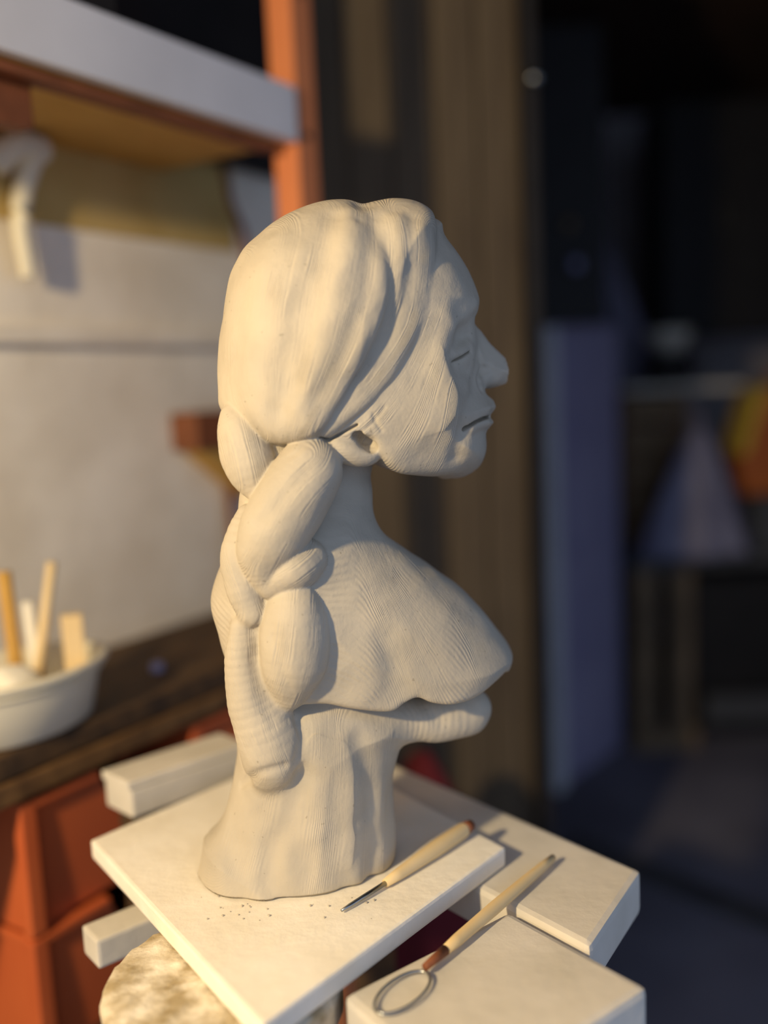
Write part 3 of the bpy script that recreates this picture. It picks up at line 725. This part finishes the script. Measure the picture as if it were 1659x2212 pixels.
slit([(772, 944), (788, 953), (802, 964)], 3.6, 2.6, 7, mirror=False, k=3)
slit([(716, 948), (745, 932), (772, 918)], 1.4, 1.0, 4, mirror=False)
slit([(690, 944), (712, 950)], 1.6, 1.2, 5, mirror=False)
mark([(806, 893), (812, 912), (824, 930)], 1.2, 1.6)
mark([(770, 935), (800, 918), (830, 880)], 1.0, 2.0)
# hair waves
mark([(718, 470), (690, 560), (665, 680), (636, 800), (610, 880)], 3.0, 10)
mark([(760, 460), (748, 560), (728, 660), (690, 780), (640, 880)], -3.0, 12)
mark([(812, 470), (800, 560), (790, 640), (745, 760), (690, 860)], 1.5, 7)
mark([(655, 620), (632, 700), (610, 790)], 2.2, 9)
mark([(600, 520), (560, 640), (545, 780), (560, 880)], -2.0, 14)
mark([(890, 470), (888, 560), (872, 650), (830, 740)], 1.8, 7)
mark([(860, 470), (868, 560), (856, 640)], -1.6, 7)
mark([(775, 441), (778, 470)], 2.0, 7)
# braid creases
mark([(560, 1130), (600, 1090), (660, 1020)], 1.2, 6)
mark([(590, 1380), (610, 1440), (625, 1490)], 0.8, 5)
mark([(545, 1420), (560, 1500), (590, 1560)], 1.4, 5)
# chest folds and pedestal folds
mark([(835, 1380), (850, 1440), (866, 1500)], 3.0, 11)
mark([(800, 1420), (790, 1500)], -2.0, 14)
mark([(905, 1508), (930, 1540), (955, 1560)], 2.0, 6)
mark([(652, 1680), (625, 1760), (590, 1840), (575, 1910)], 4.5, 10)
mark([(680, 1560), (690, 1680), (670, 1800)], -2.5, 12)
mark([(775, 1600), (800, 1700), (808, 1820), (800, 1890)], 3.5, 9)
mark([(740, 1620), (755, 1740), (735, 1860)], -2.0, 14)
mark([(520, 1695), (560, 1670), (612, 1655)], 2.5, 4)
mark([(640, 1640), (650, 1600), (640, 1560)], 2.0, 5)
# slow unevenness of hand-built clay
A3, B3, C3 = gu[:, None, None], gw[None, :, None], gv[None, None, :]
FLD += 0.00045 * (np.sin(A3 * 120 + 2 * np.sin(C3 * 60)) * np.sin(C3 * 95 + 1.7 * np.sin(B3 * 80)) + np.sin(B3 * 130 + C3 * 70))
FLD += 0.0011 * (np.clip((0.105 - C3) / 0.04, 0, 1)) * np.sin(A3 * 190 + 3 * np.sin(C3 * 24 + 1)) * np.sin(C3 * 30 + A3 * 40)
FLD[:, :, gv < 0.0] = 0.05

# --- naive surface nets
def surface_nets(F):
    nx, ny, nz = F.shape; inside = F < 0
    cs = (nx - 1, ny - 1, nz - 1); acc = {}
    cell_ids, pos = [], []; edges = []
    for ax in range(3):
        sl0 = [slice(None)] * 3; sl1 = [slice(None)] * 3; sl0[ax] = slice(0, -1); sl1[ax] = slice(1, None)
        x = inside[tuple(sl0)] != inside[tuple(sl1)]
        I = np.stack(np.nonzero(x), 1)
        o1, o2 = [a for a in range(3) if a != ax]
        I = I[(I[:, o1] > 0) & (I[:, o2] > 0) & (I[:, o1] < F.shape[o1] - 1) & (I[:, o2] < F.shape[o2] - 1)]
        J = I.copy(); J[:, ax] += 1
        a = F[tuple(I.T)]; b = F[tuple(J.T)]; t = a / (a - b)
        p = I.astype(np.float64); p[:, ax] += t
        quad = []
        for d1, d2 in ((-1, -1), (0, -1), (0, 0), (-1, 0)):
            c = I.copy(); c[:, o1] += d1; c[:, o2] += d2
            cid = (c[:, 0] * cs[1] + c[:, 1]) * cs[2] + c[:, 2]
            quad.append(cid); cell_ids.append(cid); pos.append(p)
        Q = np.stack(quad, 1); flip = (a >= 0) ^ (ax == 1)
        Q[flip] = Q[flip][:, ::-1]; edges.append(Q)
    cid = np.concatenate(cell_ids); pos = np.concatenate(pos)
    uq, inv = np.unique(cid, return_inverse=True); inv = inv.reshape(-1)
    cnt = np.bincount(inv); V = np.stack([np.bincount(inv, pos[:, k]) for k in range(3)], 1) / cnt[:, None]
    Q = np.searchsorted(uq, np.concatenate(edges))
    return V * VX + np.array([U0, W0, V0]), Q
VT, QD = surface_nets(FLD)
def grad(p, h=VX):
    G = np.stack([trilin(FLD, p + np.eye(3)[k] * h) - trilin(FLD, p - np.eye(3)[k] * h) for k in range(3)], 1) / (2 * h)
    return G
flat_base = VT[:, 2] < VX * 1.2
for _ in range(2):
    G = grad(VT); val = trilin(FLD, VT); m2 = np.maximum((G * G).sum(1), 0.05)
    st = G * (val / m2)[:, None]; ln = np.linalg.norm(st, axis=1); st *= np.minimum(1, VX * 0.8 / np.maximum(ln, 1e-9))[:, None]
    st[flat_base] = 0; VT = VT - st
VT[:, 2] = np.maximum(VT[:, 2], 0.0)
NR = grad(VT, VX * 1.0); NR /= np.maximum(np.linalg.norm(NR, axis=1), 1e-9)[:, None]
fn = np.cross(VT[QD[:, 2]] - VT[QD[:, 0]], VT[QD[:, 3]] - VT[QD[:, 1]])
wrong = (fn * NR[QD[:, 0]]).sum(1) > 0          # (u, w, v) is a left-handed frame
QD[wrong] = QD[wrong][:, ::-1]
q = np.round((VT - np.array([U0, W0, V0])) / VX).astype(int); q = np.clip(q, 0, np.array(FLD.shape) - 1)
VL = LAB[tuple(q.T)]

# --- direction of the comb marks: a scalar field that is constant along the strokes
def flow(curves, w, pts):
    num = np.zeros(len(pts)); den = np.zeros(len(pts))
    for ph, c in curves:
        L = np.array([P(x, y, w) for x, y in spline(c, 4, False)])[:, [0, 2]]
        best = np.full(len(pts), 9.0)
        for a, b in zip(L, L[1:]):
            e = b - a; r = pts - a; t = np.clip((r @ e) / (e @ e), 0, 1); d = r - t[:, None] * e
            best = np.minimum(best, (d * d).sum(1))
        k = 1 / (best + 1e-5); num += ph * k; den += k
    return num / den
th = math.radians(35)
ax_ = {0: [(500, 880), (545, 1070)], 1: [(720, 1000), (640, 1080), (570, 1220)], 2: [(700, 1190), (575, 1275)], 3: [(530, 1120), (505, 1200), (550, 1330)], 4: [(655, 1270), (640, 1400), (615, 1530)], 5: [(520, 1340), (530, 1500), (600, 1690)]}
FL = {HAIR: (70, [(0, [(520, 560), (490, 700), (500, 860), (560, 950)]), (.03, [(600, 490), (560, 640), (560, 800), (585, 950)]), (.06, [(690, 445), (640, 600), (620, 780), (605, 950)]), (.09, [(770, 445), (720, 620), (690, 780), (630, 950)]), (.125, [(830, 440), (815, 600), (770, 760), (660, 940)]), (.15, [(880, 440), (890, 600), (850, 740), (700, 945)]), (.175, [(945, 490), (935, 610), (890, 740), (760, 900)])]),
      HEAD: (55, [(0, [(930, 640), (880, 770), (800, 880), (740, 930)]), (.03, [(970, 660), (920, 780), (860, 890), (800, 960)]), (.055, [(1000, 640), (955, 800), (930, 930), (900, 1010)]), (.085, [(1050, 720), (1000, 850), (985, 950), (960, 1030)])]),
      TORSO: (50, [(0, [(760, 1130), (800, 1500)]), (.05, [(830, 1150), (960, 1300), (1000, 1500)]), (.09, [(900, 1190), (1060, 1330), (1090, 1420)])]),
      BASE: (40, [(0, [(530, 1560), (500, 1720), (450, 1850)]), (.06, [(640, 1560), (620, 1750), (590, 1920)]), (.11, [(760, 1560), (770, 1750), (760, 1900)]), (.15, [(860, 1560), (845, 1750), (840, 1880)])])}
for k, c in ax_.items():
    FL[BRAID + k] = (66, [(0, [(x - 60, y - 20) for x, y in c]), (.024, c), (.048, [(x + 60, y + 20) for x, y in c])])
def comb_field(lb, pts):
    """stroke coordinate and amount for the vertices of one part"""
    uv = pts[:, [0, 2]]; am = np.full(len(pts), {HAIR: .75, TORSO: .6, BASE: .45, EAR: .3}.get(lb, .8 if lb >= BRAID else .6))
    if lb not in FL: return uv[:, 1], am
    cb = flow(FL[lb][1], FL[lb][0], uv)
    if lb == TORSO: cb = cb * 0.9 + uv @ np.array([math.cos(th), math.sin(th)]) * 0.7
    if lb == HEAD:
        e0 = P(985, 760, 45)[0]; vl = P(1000, 940, 30)[2]; vt = P(980, 640, 40)[2]
        sh = 0.004 + 0.014 * np.clip((vl + 0.01 - pts[:, 2]) / 0.02, 0, 1)
        am *= np.clip((e0 + sh - pts[:, 0]) / 0.014, 0, 1) * np.clip((vt + 0.015 - pts[:, 2]) / 0.03, 0, 1)
    return cb, am

bust = thing('clay_bust', 'grey clay portrait bust with a thick braid, facing right on the white board', 'sculpture', tuple(OB))
bust.rotation_euler = (0, 0, YAW)
bust.select_set(False)
names = {HEAD: ('face', 'smooth clay face with a closed eye and parted lips'), HAIR: ('hair', 'combed clay hair swept back in broad strands'), EAR: ('ear_lobe', None), TORSO: ('chest', 'smooth clay neck and chest cut off below the breast'), BASE: ('pedestal', 'rough clay pedestal flaring at the foot')}
QL = VL[QD[:, 0]]
for lb in np.unique(QL):
    if lb == 0: continue
    sel = QD[QL == lb]; idx, inv = np.unique(sel, return_inverse=True); inv = inv.reshape(sel.shape)
    nm, lb_txt = names.get(int(lb), ('braid_strand', None))
    cbv, amv = comb_field(int(lb), VT[idx])
    me = bpy.data.meshes.new(nm)
    co = np.stack([VT[idx, 0], -VT[idx, 1], VT[idx, 2]], 1)
    me.vertices.add(len(idx)); me.vertices.foreach_set('co', co.astype(np.float32).ravel())
    me.loops.add(inv.size); me.loops.foreach_set('vertex_index', inv.astype(np.int32).ravel())
    me.polygons.add(len(inv)); me.polygons.foreach_set('loop_start', np.arange(0, inv.size, 4, dtype=np.int32))
    me.update(calc_edges=True); me.validate()
    me.polygons.foreach_set('use_smooth', np.ones(len(me.polygons), bool))
    at = me.attributes.new('comb', 'FLOAT', 'POINT'); at.data.foreach_set('value', cbv.astype(np.float32))
    at = me.attributes.new('comb_amount', 'FLOAT', 'POINT'); at.data.foreach_set('value', amv.astype(np.float32))
    nn = np.stack([NR[idx, 0], -NR[idx, 1], NR[idx, 2]], 1)
    me.normals_split_custom_set_from_vertices(nn.tolist())
    me.materials.append(M['clay'])
    o = bpy.data.objects.new(nm, me); col.objects.link(o); o.parent = bust
    if lb_txt: o['label'] = lb_txt

# crumbs of dry clay scattered on the board round the foot of the bust
bm = bmesh.new(); rc = random.Random(11)
for k in range(45):
    x = rc.choice([rc.uniform(470, 620), rc.uniform(430, 860)]); y = rc.uniform(1880, 1990) if x < 620 else rc.uniform(1935, 1985)
    if x < 560: y = max(y, 1830 + (x - 430) * 0.75 + 20)
    p = onz(x, y, ZBD); r = rc.uniform(0.0005, 0.0015)
    m4 = Matrix.Translation((p[0], p[1], ZBD + r * 0.5)) @ Matrix.Rotation(rc.uniform(0, 6), 4, 'Z') @ Matrix.Diagonal((r, r * rc.uniform(.6, 1), r * 0.7, 1))
    bmesh.ops.create_icosphere(bm, subdivisions=1, radius=1, matrix=m4)
o = link('clay_crumbs', bm, 'clay'); put(o, 'tiny clay crumbs scattered on the white board before the bust', 'crumbs', kind='stuff')
